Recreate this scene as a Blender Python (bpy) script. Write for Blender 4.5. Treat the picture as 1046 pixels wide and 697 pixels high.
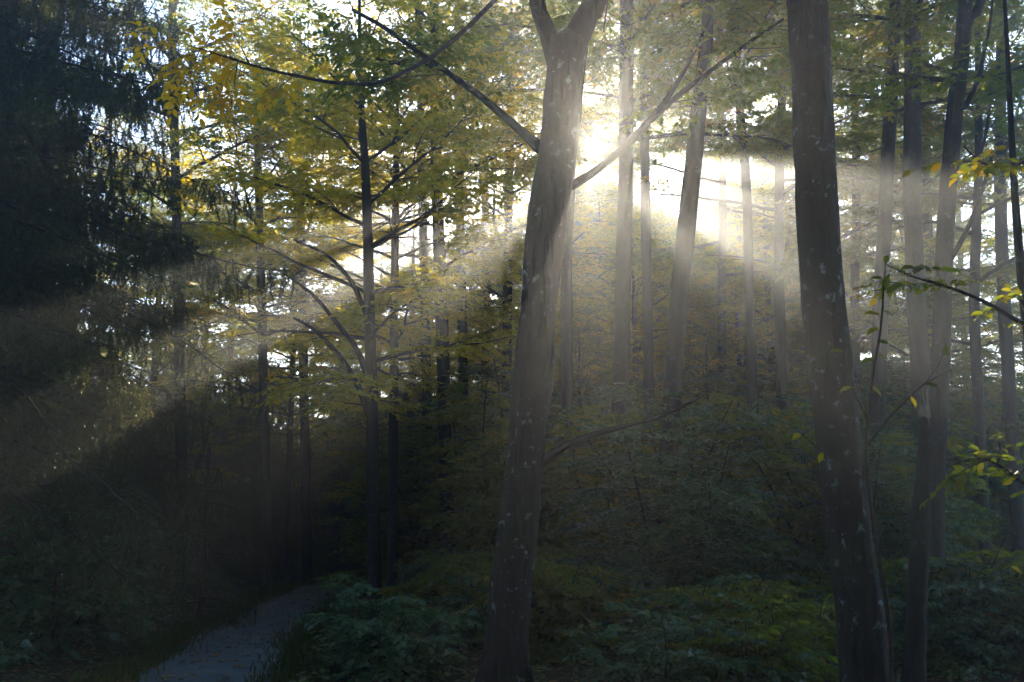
import bpy, math, random
import numpy as np
from mathutils import Vector, noise as mnoise

# ------------------------------------------------------------------ scene, camera, light
for o in list(bpy.data.objects):
    bpy.data.objects.remove(o, do_unlink=True)
sc = bpy.context.scene
COL = sc.collection
R = math.radians

F = 1005.0                       # focal length in photo pixels (photo 1046 x 697)
CAM_H = 1.7
PITCH = math.atan((530 - 348.5) / F)
cp, sp = math.cos(PITCH), math.sin(PITCH)

cam_d = bpy.data.cameras.new('camera')
cam_d.sensor_width = 36.0
cam_d.lens = 36.0 * F / 1046.0
cam_d.clip_start = 0.05
cam_d.clip_end = 2000
cam = bpy.data.objects.new('camera', cam_d)
cam.location = (0, 0, CAM_H)
cam.rotation_euler = (math.pi / 2 + PITCH, 0, 0)
COL.objects.link(cam)
sc.camera = cam


def ray(px, py):
    a, b = (px - 523.0) / F, (348.5 - py) / F
    return Vector((a, cp - b * sp, sp + b * cp))


def P(px, py, d):
    """point seen at a photo pixel, d metres ahead"""
    r = ray(px, py)
    return Vector((0, 0, CAM_H)) + r * (d / r.y)


def G(px, py):
    r = ray(px, py)
    return Vector((0, 0, CAM_H)) + r * (-CAM_H / r.z)


SUN = ray(602, 157).normalized()
SUN_EL = math.asin(SUN.z)
SUN_AZ = math.atan2(SUN.x, SUN.y)

sc.view_settings.view_transform = 'Standard'
sc.view_settings.look = 'None'
sc.view_settings.exposure = 1.8
sc.view_settings.gamma = 1.0
sc.view_settings.use_curve_mapping = False

world = bpy.data.worlds.new('World')
sc.world = world
world.use_nodes = True
wn = world.node_tree
sky = wn.nodes.new('ShaderNodeTexSky')
sky.sky_type = 'NISHITA'
sky.sun_disc = False
sky.sun_elevation = SUN_EL
sky.sun_rotation = SUN_AZ
sky.air_density = 1.0
sky.dust_density = 0.5
sky.ozone_density = 5.0
wn.links.new(sky.outputs[0], wn.nodes['Background'].inputs['Color'])
wn.nodes['Background'].inputs['Strength'].default_value = 0.15

sun_d = bpy.data.lights.new('sun', 'SUN')
sun_d.energy = 5.0
sun_d.angle = R(0.5)
sun_d.color = (1.0, 0.82, 0.62)
sun = bpy.data.objects.new('sun', sun_d)
sun.rotation_euler = SUN.to_track_quat('Z', 'Y').to_euler()
sun.location = SUN * 150
COL.objects.link(sun)

cy = sc.cycles
cy.use_denoising = True
cy.max_bounces = 6
cy.diffuse_bounces = 4
cy.glossy_bounces = 2
cy.transmission_bounces = 4
cy.volume_bounces = 0
cy.transparent_max_bounces = 4
cy.sample_clamp_indirect = 4.0
cy.caustics_reflective = False
cy.caustics_refractive = False

HAZE_DENSITY = 0.0057
HAZE_G = 0.80


# ------------------------------------------------------------------ materials
def mat(name):
    m = bpy.data.materials.new(name)
    m.use_nodes = True
    nt = m.node_tree
    nt.nodes.clear()
    out = nt.nodes.new('ShaderNodeOutputMaterial')
    return m, nt, out


def N(nt, typ, **kw):
    n = nt.nodes.new(typ)
    for k, v in kw.items():
        if k.startswith('i_'):
            n.inputs[k[2:].replace('_', ' ')].default_value = v
        else:
            setattr(n, k, v)
    return n


def ramp(nt, stops, interp='LINEAR'):
    n = nt.nodes.new('ShaderNodeValToRGB')
    n.color_ramp.interpolation = interp
    e = n.color_ramp.elements
    while len(e) < len(stops):
        e.new(0.5)
    for i, (p, c) in enumerate(stops):
        e[i].position = p
        e[i].color = (c[0], c[1], c[2], 1)
    return n


def leaf_mat(name, stops, trans=0.7, tmul=(2.6, 2.2, 0.6), scale=0.6, rough=0.42):
    """stops: leaf colours from green to autumn yellow; clumps vary, single leaves vary"""
    m, nt, out = mat(name)
    L = nt.links.new
    tc = N(nt, 'ShaderNodeTexCoord')
    no = N(nt, 'ShaderNodeTexNoise', i_Scale=scale, i_Detail=2.0)
    L(tc.outputs['Object'], no.inputs['Vector'])
    ge = N(nt, 'ShaderNodeNewGeometry')
    mix = N(nt, 'ShaderNodeMath', operation='MULTIPLY_ADD')
    L(ge.outputs['Random Per Island'], mix.inputs[0])
    mix.inputs[1].default_value = 0.55
    mm = N(nt, 'ShaderNodeMath', operation='MULTIPLY_ADD')
    L(no.outputs['Fac'], mm.inputs[0]); mm.inputs[1].default_value = 1.5; mm.inputs[2].default_value = -0.5
    L(mm.outputs[0], mix.inputs[2])
    cr = ramp(nt, stops)
    L(mix.outputs[0], cr.inputs[0])
    pb = N(nt, 'ShaderNodeBsdfPrincipled')
    pb.inputs['Roughness'].default_value = rough
    pb.inputs['Specular IOR Level'].default_value = 0.4
    L(cr.outputs[0], pb.inputs['Base Color'])
    tm = N(nt, 'ShaderNodeMix', data_type='RGBA', blend_type='MULTIPLY')
    tm.inputs[0].default_value = 1.0
    tm.inputs[7].default_value = (tmul[0], tmul[1], tmul[2], 1)
    L(cr.outputs[0], tm.inputs[6])
    tb = N(nt, 'ShaderNodeBsdfTranslucent')
    L(tm.outputs[2], tb.inputs['Color'])
    ms = N(nt, 'ShaderNodeMixShader')
    ms.inputs[0].default_value = trans
    L(pb.outputs[0], ms.inputs[1]); L(tb.outputs[0], ms.inputs[2])
    L(ms.outputs[0], out.inputs['Surface'])
    return m


def bark_mat(name, c0, c1, lichen=0.0, moss=0.0, scale=9.0, bump=0.5):
    m, nt, out = mat(name)
    L = nt.links.new
    tc = N(nt, 'ShaderNodeTexCoord')
    mp = N(nt, 'ShaderNodeMapping')
    mp.inputs['Scale'].default_value = (1, 1, 0.28)
    L(tc.outputs['Object'], mp.inputs['Vector'])
    n1 = N(nt, 'ShaderNodeTexNoise', i_Scale=scale, i_Detail=8.0, i_Roughness=0.65)
    L(mp.outputs[0], n1.inputs['Vector'])
    v1 = N(nt, 'ShaderNodeTexVoronoi', feature='DISTANCE_TO_EDGE', i_Scale=scale * 1.6)
    L(mp.outputs[0], v1.inputs['Vector'])
    cr = ramp(nt, [(0.3, c0), (0.7, c1)])
    L(n1.outputs['Fac'], cr.inputs[0])
    col = cr.outputs[0]
    if moss:
        n3 = N(nt, 'ShaderNodeTexNoise', i_Scale=1.6, i_Detail=5.0)
        L(tc.outputs['Object'], n3.inputs['Vector'])
        r3 = ramp(nt, [(0.48, (0, 0, 0)), (0.62, (moss, moss, moss))])
        L(n3.outputs['Fac'], r3.inputs[0])
        mx = N(nt, 'ShaderNodeMix', data_type='RGBA')
        L(r3.outputs[0], mx.inputs[0]); L(col, mx.inputs[6])
        mx.inputs[7].default_value = (0.035, 0.05, 0.018, 1)
        col = mx.outputs[2]
    if lichen:
        wv = N(nt, 'ShaderNodeTexNoise', i_Scale=11.0, i_Detail=9.0, i_Roughness=0.66, i_Distortion=0.1)
        L(tc.outputs['Object'], wv.inputs['Vector'])
        r2 = ramp(nt, [(0.585, (0, 0, 0)), (0.62, (1, 1, 1))])
        L(wv.outputs['Fac'], r2.inputs[0])
        n4 = N(nt, 'ShaderNodeTexNoise', i_Scale=2.2, i_Detail=5.0)
        L(tc.outputs['Object'], n4.inputs['Vector'])
        r4 = ramp(nt, [(0.42, (0, 0, 0)), (0.56, (lichen, lichen, lichen))])
        L(n4.outputs['Fac'], r4.inputs[0])
        mu = N(nt, 'ShaderNodeMath', operation='MULTIPLY')
        L(r2.outputs[0], mu.inputs[0]); L(r4.outputs[0], mu.inputs[1])
        mx = N(nt, 'ShaderNodeMix', data_type='RGBA')
        L(mu.outputs[0], mx.inputs[0]); L(col, mx.inputs[6])
        mx.inputs[7].default_value = (0.20, 0.27, 0.27, 1)
        col = mx.outputs[2]
    pb = N(nt, 'ShaderNodeBsdfPrincipled')
    pb.inputs['Roughness'].default_value = 0.85
    pb.inputs['Specular IOR Level'].default_value = 0.25
    L(col, pb.inputs['Base Color'])
    hh = N(nt, 'ShaderNodeMath', operation='MULTIPLY_ADD')
    L(v1.outputs['Distance'], hh.inputs[0]); hh.inputs[1].default_value = 0.8
    L(n1.outputs['Fac'], hh.inputs[2])
    bp = N(nt, 'ShaderNodeBump', i_Strength=bump, i_Distance=0.06)
    L(hh.outputs[0], bp.inputs['Height'])
    L(bp.outputs[0], pb.inputs['Normal'])
    L(pb.outputs[0], out.inputs['Surface'])
    return m


def ground_mat(name, stops, scale, bump=0.6, spots=None):
    m, nt, out = mat(name)
    L = nt.links.new
    tc = N(nt, 'ShaderNodeTexCoord')
    n1 = N(nt, 'ShaderNodeTexNoise', i_Scale=scale, i_Detail=10.0, i_Roughness=0.7)
    L(tc.outputs['Object'], n1.inputs['Vector'])
    n2 = N(nt, 'ShaderNodeTexNoise', i_Scale=scale * 0.12, i_Detail=4.0)
    L(tc.outputs['Object'], n2.inputs['Vector'])
    ad = N(nt, 'ShaderNodeMath', operation='MULTIPLY_ADD')
    L(n2.outputs['Fac'], ad.inputs[0]); ad.inputs[1].default_value = 0.6
    sb = N(nt, 'ShaderNodeMath', operation='ADD')
    L(n1.outputs['Fac'], sb.inputs[0]); sb.inputs[1].default_value = -0.3
    L(sb.outputs[0], ad.inputs[2])
    cr = ramp(nt, stops)
    L(ad.outputs[0], cr.inputs[0])
    pb = N(nt, 'ShaderNodeBsdfPrincipled')
    pb.inputs['Roughness'].default_value = 0.9
    pb.inputs['Specular IOR Level'].default_value = 0.2
    L(cr.outputs[0], pb.inputs['Base Color'])
    bp = N(nt, 'ShaderNodeBump', i_Strength=bump, i_Distance=0.03)
    L(n1.outputs['Fac'], bp.inputs['Height'])
    L(bp.outputs[0], pb.inputs['Normal'])
    L(pb.outputs[0], out.inputs['Surface'])
    return m


M = {}
M['leaf_green'] = leaf_mat('beech leaf', [(0.0, (0.05, 0.10, 0.02)), (0.45, (0.085, 0.13, 0.022)),
                                         (0.75, (0.13, 0.14, 0.025)), (1.0, (0.26, 0.17, 0.022))])
M['leaf_yellow'] = leaf_mat('turning leaf', [(0.0, (0.12, 0.16, 0.018)), (0.4, (0.26, 0.25, 0.02)),
                                            (0.75, (0.44, 0.36, 0.025)), (1.0, (0.50, 0.33, 0.025))],
                            trans=0.75, tmul=(1.8, 1.7, 0.5))
M['leaf_gold'] = leaf_mat('gold leaf', [(0.0, (0.16, 0.16, 0.02)), (0.35, (0.36, 0.27, 0.025)),
                                        (0.7, (0.46, 0.32, 0.02)), (1.0, (0.45, 0.26, 0.02))])
M['leaf_dark'] = leaf_mat('shade leaf', [(0.0, (0.045, 0.105, 0.055)), (0.5, (0.06, 0.125, 0.055)),
                                         (0.85, (0.085, 0.14, 0.04)), (1.0, (0.18, 0.15, 0.03))],
                          trans=0.35, tmul=(1.5, 1.6, 0.9), rough=0.3)
M['needle'] = leaf_mat('spruce needle', [(0.0, (0.03, 0.06, 0.028)), (0.6, (0.06, 0.09, 0.035)),
                                         (1.0, (0.14, 0.13, 0.05))], trans=0.38, tmul=(2.0, 1.7, 0.9), rough=0.5)
M['bark'] = bark_mat('grey bark', (0.014, 0.013, 0.011), (0.042, 0.037, 0.031), lichen=0.25, moss=0.5)
M['bark_lichen'] = bark_mat('lichened bark', (0.010, 0.009, 0.008), (0.034, 0.030, 0.027), lichen=0.9, moss=0.6, scale=7.0, bump=1.0)
M['bark_twig'] = bark_mat('twig bark', (0.04, 0.033, 0.026), (0.09, 0.072, 0.055), scale=20)
M['bark_spruce'] = bark_mat('spruce bark', (0.05, 0.035, 0.026), (0.13, 0.095, 0.07), lichen=0.2, scale=14, bump=0.8)
M['raw_wood'] = bark_mat('torn pale wood', (0.16, 0.12, 0.08), (0.48, 0.40, 0.31), scale=24)
M['ground'] = ground_mat('forest floor', [(0.2, (0.018, 0.014, 0.009)), (0.5, (0.05, 0.036, 0.02)),
                                          (0.75, (0.10, 0.065, 0.03)), (0.95, (0.05, 0.06, 0.02))], 9.0)
M['path'] = ground_mat('gravel path', [(0.2, (0.055, 0.066, 0.072)), (0.5, (0.125, 0.15, 0.162)),
                                       (0.8, (0.20, 0.225, 0.235))], 14.0, bump=0.4)  # bluish tint puts the sky's light on the gravel into its colour
M['grass'] = leaf_mat('grass blade', [(0.0, (0.04, 0.075, 0.018)), (0.6, (0.07, 0.10, 0.02)), (1.0, (0.13, 0.12, 0.03))],
                      trans=0.4)
M['litter'] = leaf_mat('fallen leaf', [(0.0, (0.10, 0.055, 0.02)), (0.5, (0.22, 0.11, 0.03)), (1.0, (0.38, 0.24, 0.05))],
                       trans=0.15)


# ------------------------------------------------------------------ mesh helpers
class Geo:
    def __init__(self):
        self.v, self.t, self.q, self.n = [], [], [], 0

    def add(self, v, tris=None, quads=None):
        v = np.asarray(v, np.float32).reshape(-1, 3)
        if tris is not None and len(tris):
            self.t.append(np.asarray(tris, np.int32).reshape(-1, 3) + self.n)
        if quads is not None and len(quads):
            self.q.append(np.asarray(quads, np.int32).reshape(-1, 4) + self.n)
        self.v.append(v)
        self.n += len(v)

    def mesh(self, name, material, smooth=True):
        me = bpy.data.meshes.new(name)
        if not self.n:
            return me
        v = np.concatenate(self.v)
        t = np.concatenate(self.t) if self.t else np.zeros((0, 3), np.int32)
        q = np.concatenate(self.q) if self.q else np.zeros((0, 4), np.int32)
        nt_, nq = len(t), len(q)
        me.vertices.add(len(v))
        me.vertices.foreach_set('co', v.ravel())
        me.loops.add(nt_ * 3 + nq * 4)
        me.loops.foreach_set('vertex_index', np.concatenate([t.ravel(), q.ravel()]))
        me.polygons.add(nt_ + nq)
        st = np.concatenate([np.arange(nt_) * 3, nt_ * 3 + np.arange(nq) * 4]).astype(np.int32)
        me.polygons.foreach_set('loop_start', st)
        me.polygons.foreach_set('use_smooth', np.full(nt_ + nq, smooth))
        me.update(calc_edges=True)
        me.validate()
        me.materials.append(material)
        return me


def link(name, me, parent=None):
    o = bpy.data.objects.new(name, me)
    COL.objects.link(o)
    if parent is not None:
        o.parent = parent
    return o


def thing(name, label, cat, loc=(0, 0, 0), rz=0.0, group=None):
    o = link(name, None)
    o.empty_display_size = 0.3
    o.location = loc
    o.rotation_euler = (0, 0, rz)
    o['label'] = label
    o['category'] = cat
    if group:
        o['group'] = group
    return o


def dup(root, loc, rz, scale=1.0, label=None, tilt=(0, 0)):
    r = root.copy()
    COL.objects.link(r)
    r.location = loc
    r.rotation_euler = (tilt[0], tilt[1], rz)
    r.scale = (scale,) * 3
    if label:
        r['label'] = label
    for ch in root.children:
        c = ch.copy()
        COL.objects.link(c)
        c.parent = r
    return r


def resample(pts, rad, step):
    """Catmull-Rom through pts (n,3) with radii, about step metres apart"""
    pts = np.asarray(pts, float)
    rad = np.asarray(rad, float)
    ext = np.vstack([2 * pts[0] - pts[1], pts, 2 * pts[-1] - pts[-2]])
    out, ro = [], []
    for i in range(len(pts) - 1):
        p0, p1, p2, p3 = ext[i:i + 4]
        n = max(1, int(np.linalg.norm(p2 - p1) / step))
        for k in range(n):
            t = k / n
            out.append(0.5 * ((2 * p1) + (-p0 + p2) * t + (2 * p0 - 5 * p1 + 4 * p2 - p3) * t * t
                              + (-p0 + 3 * p1 - 3 * p2 + p3) * t ** 3))
            ro.append(rad[i] * (1 - t) + rad[i + 1] * t)
    out.append(pts[-1]); ro.append(rad[-1])
    return np.array(out), np.array(ro)


def tube(g, pts, rad, sides=6, bumps=None):
    pts = np.asarray(pts, float)
    rad = np.asarray(rad, float)
    n = len(pts)
    tan = np.gradient(pts, axis=0)
    tan /= np.linalg.norm(tan, axis=1)[:, None] + 1e-9
    ref = np.array([1.0, 0.13, 0]) if abs(tan[:, 2]).mean() > 0.7 else np.array([0.05, 0.1, 1.0])
    a = np.cross(tan, ref)
    a /= np.linalg.norm(a, axis=1)[:, None] + 1e-9
    b = np.cross(tan, a)
    th = np.linspace(0, 2 * np.pi, sides, endpoint=False)
    rr = np.repeat(rad[:, None], sides, 1)
    if bumps is not None:
        rr = rr * bumps(pts, th)
    v = pts[:, None] + rr[..., None] * (np.cos(th)[None, :, None] * a[:, None] + np.sin(th)[None, :, None] * b[:, None])
    i = np.arange(n - 1)[:, None] * sides
    j = np.arange(sides)[None, :]
    j2 = (j + 1) % sides
    q = np.stack([i + j, i + j2, i + sides + j2, i + sides + j], -1).reshape(-1, 4)
    v = v.reshape(-1, 3)
    tip = len(v)
    v = np.vstack([v, pts[-1] + tan[-1] * rad[-1]])
    base = (n - 1) * sides
    t = [(base + k, base + (k + 1) % sides, tip) for k in range(sides)]
    g.add(v, t, q)


def knobby(seed, amp=0.10, flare_z=None, freq=1.0):
    def f(pts, th):
        out = np.ones((len(pts), len(th)))
        for i, p in enumerate(pts):
            fl = 0.0
            if flare_z is not None:
                hgt = max(0.0, p[2] - flare_z)
                fl = 0.5 * math.exp(-hgt / 0.25)
            for k, t in enumerate(th):
                c, s = math.cos(t), math.sin(t)
                e = mnoise.noise(Vector((c * 1.1 * freq + seed, s * 1.1 * freq, p[2] * 0.9 * freq)))
                e2 = mnoise.noise(Vector((c * 3.2 * freq, s * 3.2 * freq + seed, p[2] * 3.0 * freq)))
                e3 = mnoise.noise(Vector((c * 8 * freq, s * 8 * freq + seed, p[2] * 5.0 * freq)))
                fur = 1 - 2 * abs(mnoise.noise(Vector((c * 4.5 * freq + seed, s * 4.5 * freq, p[2] * 1.1 * freq))))
                out[i, k] = 1 + amp * 0.45 * (fur - 0.6) * (freq > 0.9) + amp * e + amp * 0.5 * e2 + amp * 0.28 * e3 \
                    + fl * (0.75 + 0.5 * math.cos(5 * t + seed))
        return out
    return f


# leaf outlines: x along the blade, y across, z up
LEAF_NEAR_V = np.array([(0, 0, 0), (.22, .20, .05), (.55, .25, .06), (.82, .13, .0), (1, 0, -.2),
                        (.82, -.13, .0), (.55, -.25, .06), (.22, -.20, .05), (.3, 0, .0), (.65, 0, -.02)], np.float32)
LEAF_NEAR_T = np.array([(0, 8, 1), (8, 9, 2), (8, 2, 1), (9, 3, 2), (9, 4, 3), (0, 7, 8), (8, 6, 9), (8, 7, 6), (9, 6, 5), (9, 5, 4)])
LEAF_FAR_V = np.array([(0, 0, 0), (.45, .27, .07), (1, 0, -.05), (.45, -.27, .07)], np.float32)
LEAF_FAR_T = np.array([(0, 2, 1), (0, 3, 2)])


def place_parts(V, T, pos, dr, nm):
    """copies of a small shape at pos (n,3) with its x along dr and its z near nm, as vertices and triangles"""
    dr = dr / (np.linalg.norm(dr, axis=1)[:, None] + 1e-9)
    sd = np.cross(nm, dr)
    sd /= np.linalg.norm(sd, axis=1)[:, None] + 1e-9
    nn = np.cross(dr, sd)
    v = pos[:, None] + V[None, :, 0, None] * dr[:, None] + V[None, :, 1, None] * sd[:, None] + V[None, :, 2, None] * nn[:, None]
    t = T[None] + (np.arange(len(pos)) * len(V))[:, None, None]
    return v.reshape(-1, 3), t.reshape(-1, 3)


def make_spray(n, blade, near, seed, twig=True):
    """a short twig along x (length 1) with n alternate leaves lying roughly flat"""
    r = np.random.default_rng(seed)
    V, T = (LEAF_NEAR_V, LEAF_NEAR_T) if near else (LEAF_FAR_V, LEAF_FAR_T)
    vs, ts, k = [], [], 0
    for i in range(n):
        last = i == n - 1
        x = 0.08 + 0.75 * i / (n - 1) + r.uniform(-.04, .04)
        a = (1 if i % 2 else -1) * r.uniform(0.6, 1.15)
        if last:
            x, a = 0.85, r.uniform(-.25, .25)
        d = np.array([[math.cos(a), math.sin(a), r.uniform(-.35, .1)]])
        nm = np.array([[r.normal(0, .5), r.normal(0, .5), 1.0]])
        s = blade * r.uniform(.75, 1.2)
        v, t = place_parts(V * s, T, np.array([[x, 0, -0.06 * x * x]]), d, nm)
        vs.append(v); ts.append(t + k); k += len(v)
    if twig:
        v = np.array([(0, .006, 0), (0, -.006, 0), (1, 0, -.06)])
        vs.append(v); ts.append(np.array([(0, 1, 2)]) + k)
    return np.concatenate(vs).astype(np.float32), np.concatenate(ts)


def make_tuft(n, seed):
    """a length of spruce twig along x (length 1) clothed with needles"""
    r = np.random.default_rng(seed)
    V = np.array([(0, .13, 0), (0, -.13, 0), (1, 0, .0)], np.float32)
    T = np.array([(0, 1, 2)])
    vs, ts, k = [], [], 0
    for i in range(n):
        a = r.uniform(0, 6.28)
        d = np.array([[r.uniform(.5, 1.1), math.cos(a), math.sin(a)]])
        v, t = place_parts(V * r.uniform(.18, .32), T, np.array([[i / n, 0, 0]]), d, r.normal(0, 1, (1, 3)))
        vs.append(v); ts.append(t + k); k += len(v)
    return np.concatenate(vs).astype(np.float32), np.concatenate(ts)


SHAPES = {
    'near': [(LEAF_NEAR_V, LEAF_NEAR_T)],
    'far': [(LEAF_FAR_V, LEAF_FAR_T)],
    'spray': [make_spray(9, 0.30, False, k) for k in range(6)],
    'near_spray': [make_spray(7, 0.34, True, 20 + k) for k in range(6)],
    'tuft': [make_tuft(22, 40 + k) for k in range(6)],
}


def add_leaves(g, pos, dr, nm, size, kind='far', width=1.0):
    """one leaf (or spray, or tuft) per row of pos"""
    if not len(pos):
        return
    pos = np.asarray(pos, np.float32).reshape(-1, 3); dr = np.asarray(dr, np.float32).reshape(-1, 3)
    nm = np.asarray(nm, np.float32).reshape(-1, 3); size = np.asarray(size, np.float32)
    sh = SHAPES[kind]
    for j, (V, T) in enumerate(sh):
        p, d, n_, s_ = pos[j::len(sh)], dr[j::len(sh)], nm[j::len(sh)], size[j::len(sh)]
        if not len(p):
            continue
        v, t = place_parts(V * np.array([1, width, 1], np.float32), T, np.zeros_like(p), d, n_)
        v = v.reshape(len(p), -1, 3) * s_[:, None, None] + p[:, None]
        g.add(v.reshape(-1, 3), t)


class Plant:
    """collects the wood and the leaves of one plant as they grow"""

    def __init__(self, seed, leaf=0.34, near=False, gap=0.15, twig=0.28, sub=0.5, sides=5, droop=0.10, keep=None,
                 min_r=0.003, flat=0.85):
        self.r = random.Random(seed)
        self.wood = Geo()
        self.pos, self.dir, self.nor, self.siz = [], [], [], []
        self.leaf, self.kind, self.gap, self.twig, self.sub = leaf, ('near_spray' if near else 'spray'), gap, twig, sub
        self.sides, self.droop, self.keep, self.min_r, self.flat = sides, droop, keep, min_r, flat

    def one_leaf(self, p, d, up):
        r = self.r
        self.pos.append(tuple(p)); self.dir.append(tuple(d)); self.nor.append(tuple(up))
        self.siz.append(self.leaf * r.uniform(0.65, 1.2))

    def branch(self, p, d, L, rad, lvl, maxlvl, bare=0.2, up=None):
        r = self.r
        seg = 0.35 if lvl < maxlvl else 0.14
        n = max(3, int(L / seg))
        s = L / n
        p = Vector(p); d = Vector(d).normalized()
        if self.keep and lvl >= 1 and L > 0.5 and not self.keep(p + d * L * 0.6)[0]:
            return
        up = up or Vector((0, 0, 1))
        pts, rads, dirs = [p.copy()], [rad], [d.copy()]
        w = 0.10 if lvl < maxlvl else 0.14
        for i in range(n):
            d = d + Vector((r.gauss(0, w), r.gauss(0, w), r.gauss(0, w * 0.7) - self.droop * s * (0.6 + lvl * 0.5)))
            d.normalize()
            p = p + d * s
            pts.append(p.copy()); dirs.append(d.copy())
            rads.append(max(self.min_r, rad * (1 - 0.85 * (i + 1) / n)))
        tube(self.wood, pts, rads, self.sides if lvl == 0 else (4 if lvl == 1 else 3))
        if lvl < maxlvl:
            sp_ = self.sub if lvl == 0 else self.twig
            x = L * bare if lvl == 0 else L * 0.12
            side = r.choice((-1, 1))
            while x < L:
                i = min(n - 1, int(x / s))
                f = x / L
                q = pts[i].lerp(pts[i + 1], x / s - i)
                dd = dirs[i]
                la = dd.cross(up)
                if la.length < 0.2:
                    la = Vector((r.gauss(0, 1), r.gauss(0, 1), 0))
                la.normalize()
                ang = r.uniform(0.6, 1.1)
                cd = dd * math.cos(ang) + la * side * math.sin(ang) + Vector((0, 0, r.uniform(-0.12, 0.16)))
                cl = L * r.uniform(0.34, 0.55) * (1.15 - 0.75 * f)
                if lvl + 1 == maxlvl:
                    cl = min(max(cl, 0.22), 0.75)
                self.branch(q, cd, cl, max(self.min_r, rads[i] * 0.55), lvl + 1, maxlvl, up=up)
                side = -side
                x += sp_ * r.uniform(0.6, 1.4)
        if lvl >= 1 and lvl >= maxlvl - 1:
            x = L * (0.1 if lvl == maxlvl else 0.5)
            side = 1
            while x <= L:
                i = min(n - 1, int(x / s))
                q = pts[i].lerp(pts[i + 1], x / s - i)
                dd = dirs[i]
                la = dd.cross(up)
                if la.length < 0.1:
                    la = Vector((1, 0, 0))
                la.normalize()
                ld = dd * r.uniform(0.4, 0.9) + la * side * r.uniform(0.5, 1.0) + Vector((0, 0, r.uniform(-0.45, 0.1)))
                j = 1 - self.flat
                nu = up + Vector((r.gauss(0, 0.25 + j), r.gauss(0, 0.25 + j), 0)) * 1.0
                self.one_leaf(q, ld, nu)
                side = -side
                x += self.gap * r.uniform(0.7, 1.3)
            self.one_leaf(pts[-1], dirs[-1] + Vector((0, 0, -0.2)), up)

    def foliage(self):
        g = Geo()
        a = [np.asarray(v, np.float32) for v in (self.pos, self.dir, self.nor, self.siz)]
        ok = np.ones(len(a[0]), bool) if self.keep is None else self.keep(a[0] + a[1] / (np.linalg.norm(a[1], axis=1)[:, None] + 1e-9) * a[3][:, None] * 0.5, 0.4 * self.leaf)
        add_leaves(g, *[v[ok] for v in a], self.kind)
        return g

    def foliage_at(self, loc, rz, k, lanes):
        """the same crown for a copy standing at loc, less the leaves that would stand in the lanes"""
        a = [np.asarray(v, np.float32) for v in (self.pos, self.dir, self.nor, self.siz)]
        c, s_ = math.cos(rz), math.sin(rz)
        w = a[0] @ (np.array([[c, s_, 0], [-s_, c, 0], [0, 0, 1]]) * k) + np.array(loc)
        ok = lane_mask(w, lanes, 0.4 * self.leaf * k)
        g = Geo()
        add_leaves(g, *[v[ok] for v in a], self.kind)
        return g


# ------------------------------------------------------------------ the setting
def hgt(x, y):
    return 0.10 * mnoise.noise(Vector((x * 0.12, y * 0.12, 3.3))) + 0.04 * mnoise.noise(Vector((x * 0.6, y * 0.6, 9.1)))


path_pts = [Vector((-1.2, -6, 0)), Vector((-2.2, 2, 0))] + [Vector((p.x, p.y, 0)) for p in
            (G(205, 692), G(262, 640), G(318, 607), G(358, 593))]
e = path_pts[-1]
path_pts += [e + Vector((3.5, 4.0, 0)), e + Vector((10, 8, 0)), e + Vector((20, 9, 0))]
pc, _ = resample([tuple(p) for p in path_pts], [1] * len(path_pts), 0.4)


def path_dist(x, y):
    return float(np.min(np.hypot(pc[:, 0] - x, pc[:, 1] - y)))


def grid(name, x0, x1, y0, y1, nx, ny, zf, material):
    xs = np.linspace(x0, x1, nx); ys = np.linspace(y0, y1, ny)
    X, Y = np.meshgrid(xs, ys)
    Z = np.vectorize(zf)(X, Y)
    v = np.stack([X, Y, Z], -1).reshape(-1, 3)
    i = np.arange(ny - 1)[:, None] * nx + np.arange(nx - 1)[None, :]
    q = np.stack([i, i + 1, i + nx + 1, i + nx], -1).reshape(-1, 4)
    g = Geo(); g.add(v, None, q)
    return link(name, g.mesh(name, material))


def ground_z(x, y):
    d = path_dist(x, y)
    k = min(1.0, max(0.0, (d - 0.85) / 0.8))
    return hgt(x, y) * k - 0.05 * (1 - k)


gr = grid('ground', -75, 75, -30, 125, 226, 234, ground_z, M['ground'])
gr['kind'] = 'structure'

# the path: a slightly crowned gravel strip lying on the ground
g = Geo()
tan = np.gradient(pc, axis=0); tan /= np.linalg.norm(tan, axis=1)[:, None]
nrm = np.stack([-tan[:, 1], tan[:, 0], 0 * tan[:, 0]], -1)
rows = []
W = np.linspace(-1, 1, 9)
for i in range(len(pc)):
    wl = 0.80 + 0.09 * mnoise.noise(Vector((i * 0.31, 1, 0)))
    wr = 0.80 + 0.09 * mnoise.noise(Vector((i * 0.31, 7, 0)))
    for w in W:
        q = pc[i] + nrm[i] * w * (wl if w > 0 else wr)
        rows.append((q[0], q[1], 0.012 - 0.045 * abs(w) ** 3))
n = len(pc)
i = np.arange(n - 1)[:, None] * 9 + np.arange(8)[None, :]
g.add(np.array(rows), None, np.stack([i, i + 1, i + 10, i + 9], -1).reshape(-1, 4)[:, ::-1])
pa = link('path', g.mesh('path', M['path']))
pa['kind'] = 'structure'


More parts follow.
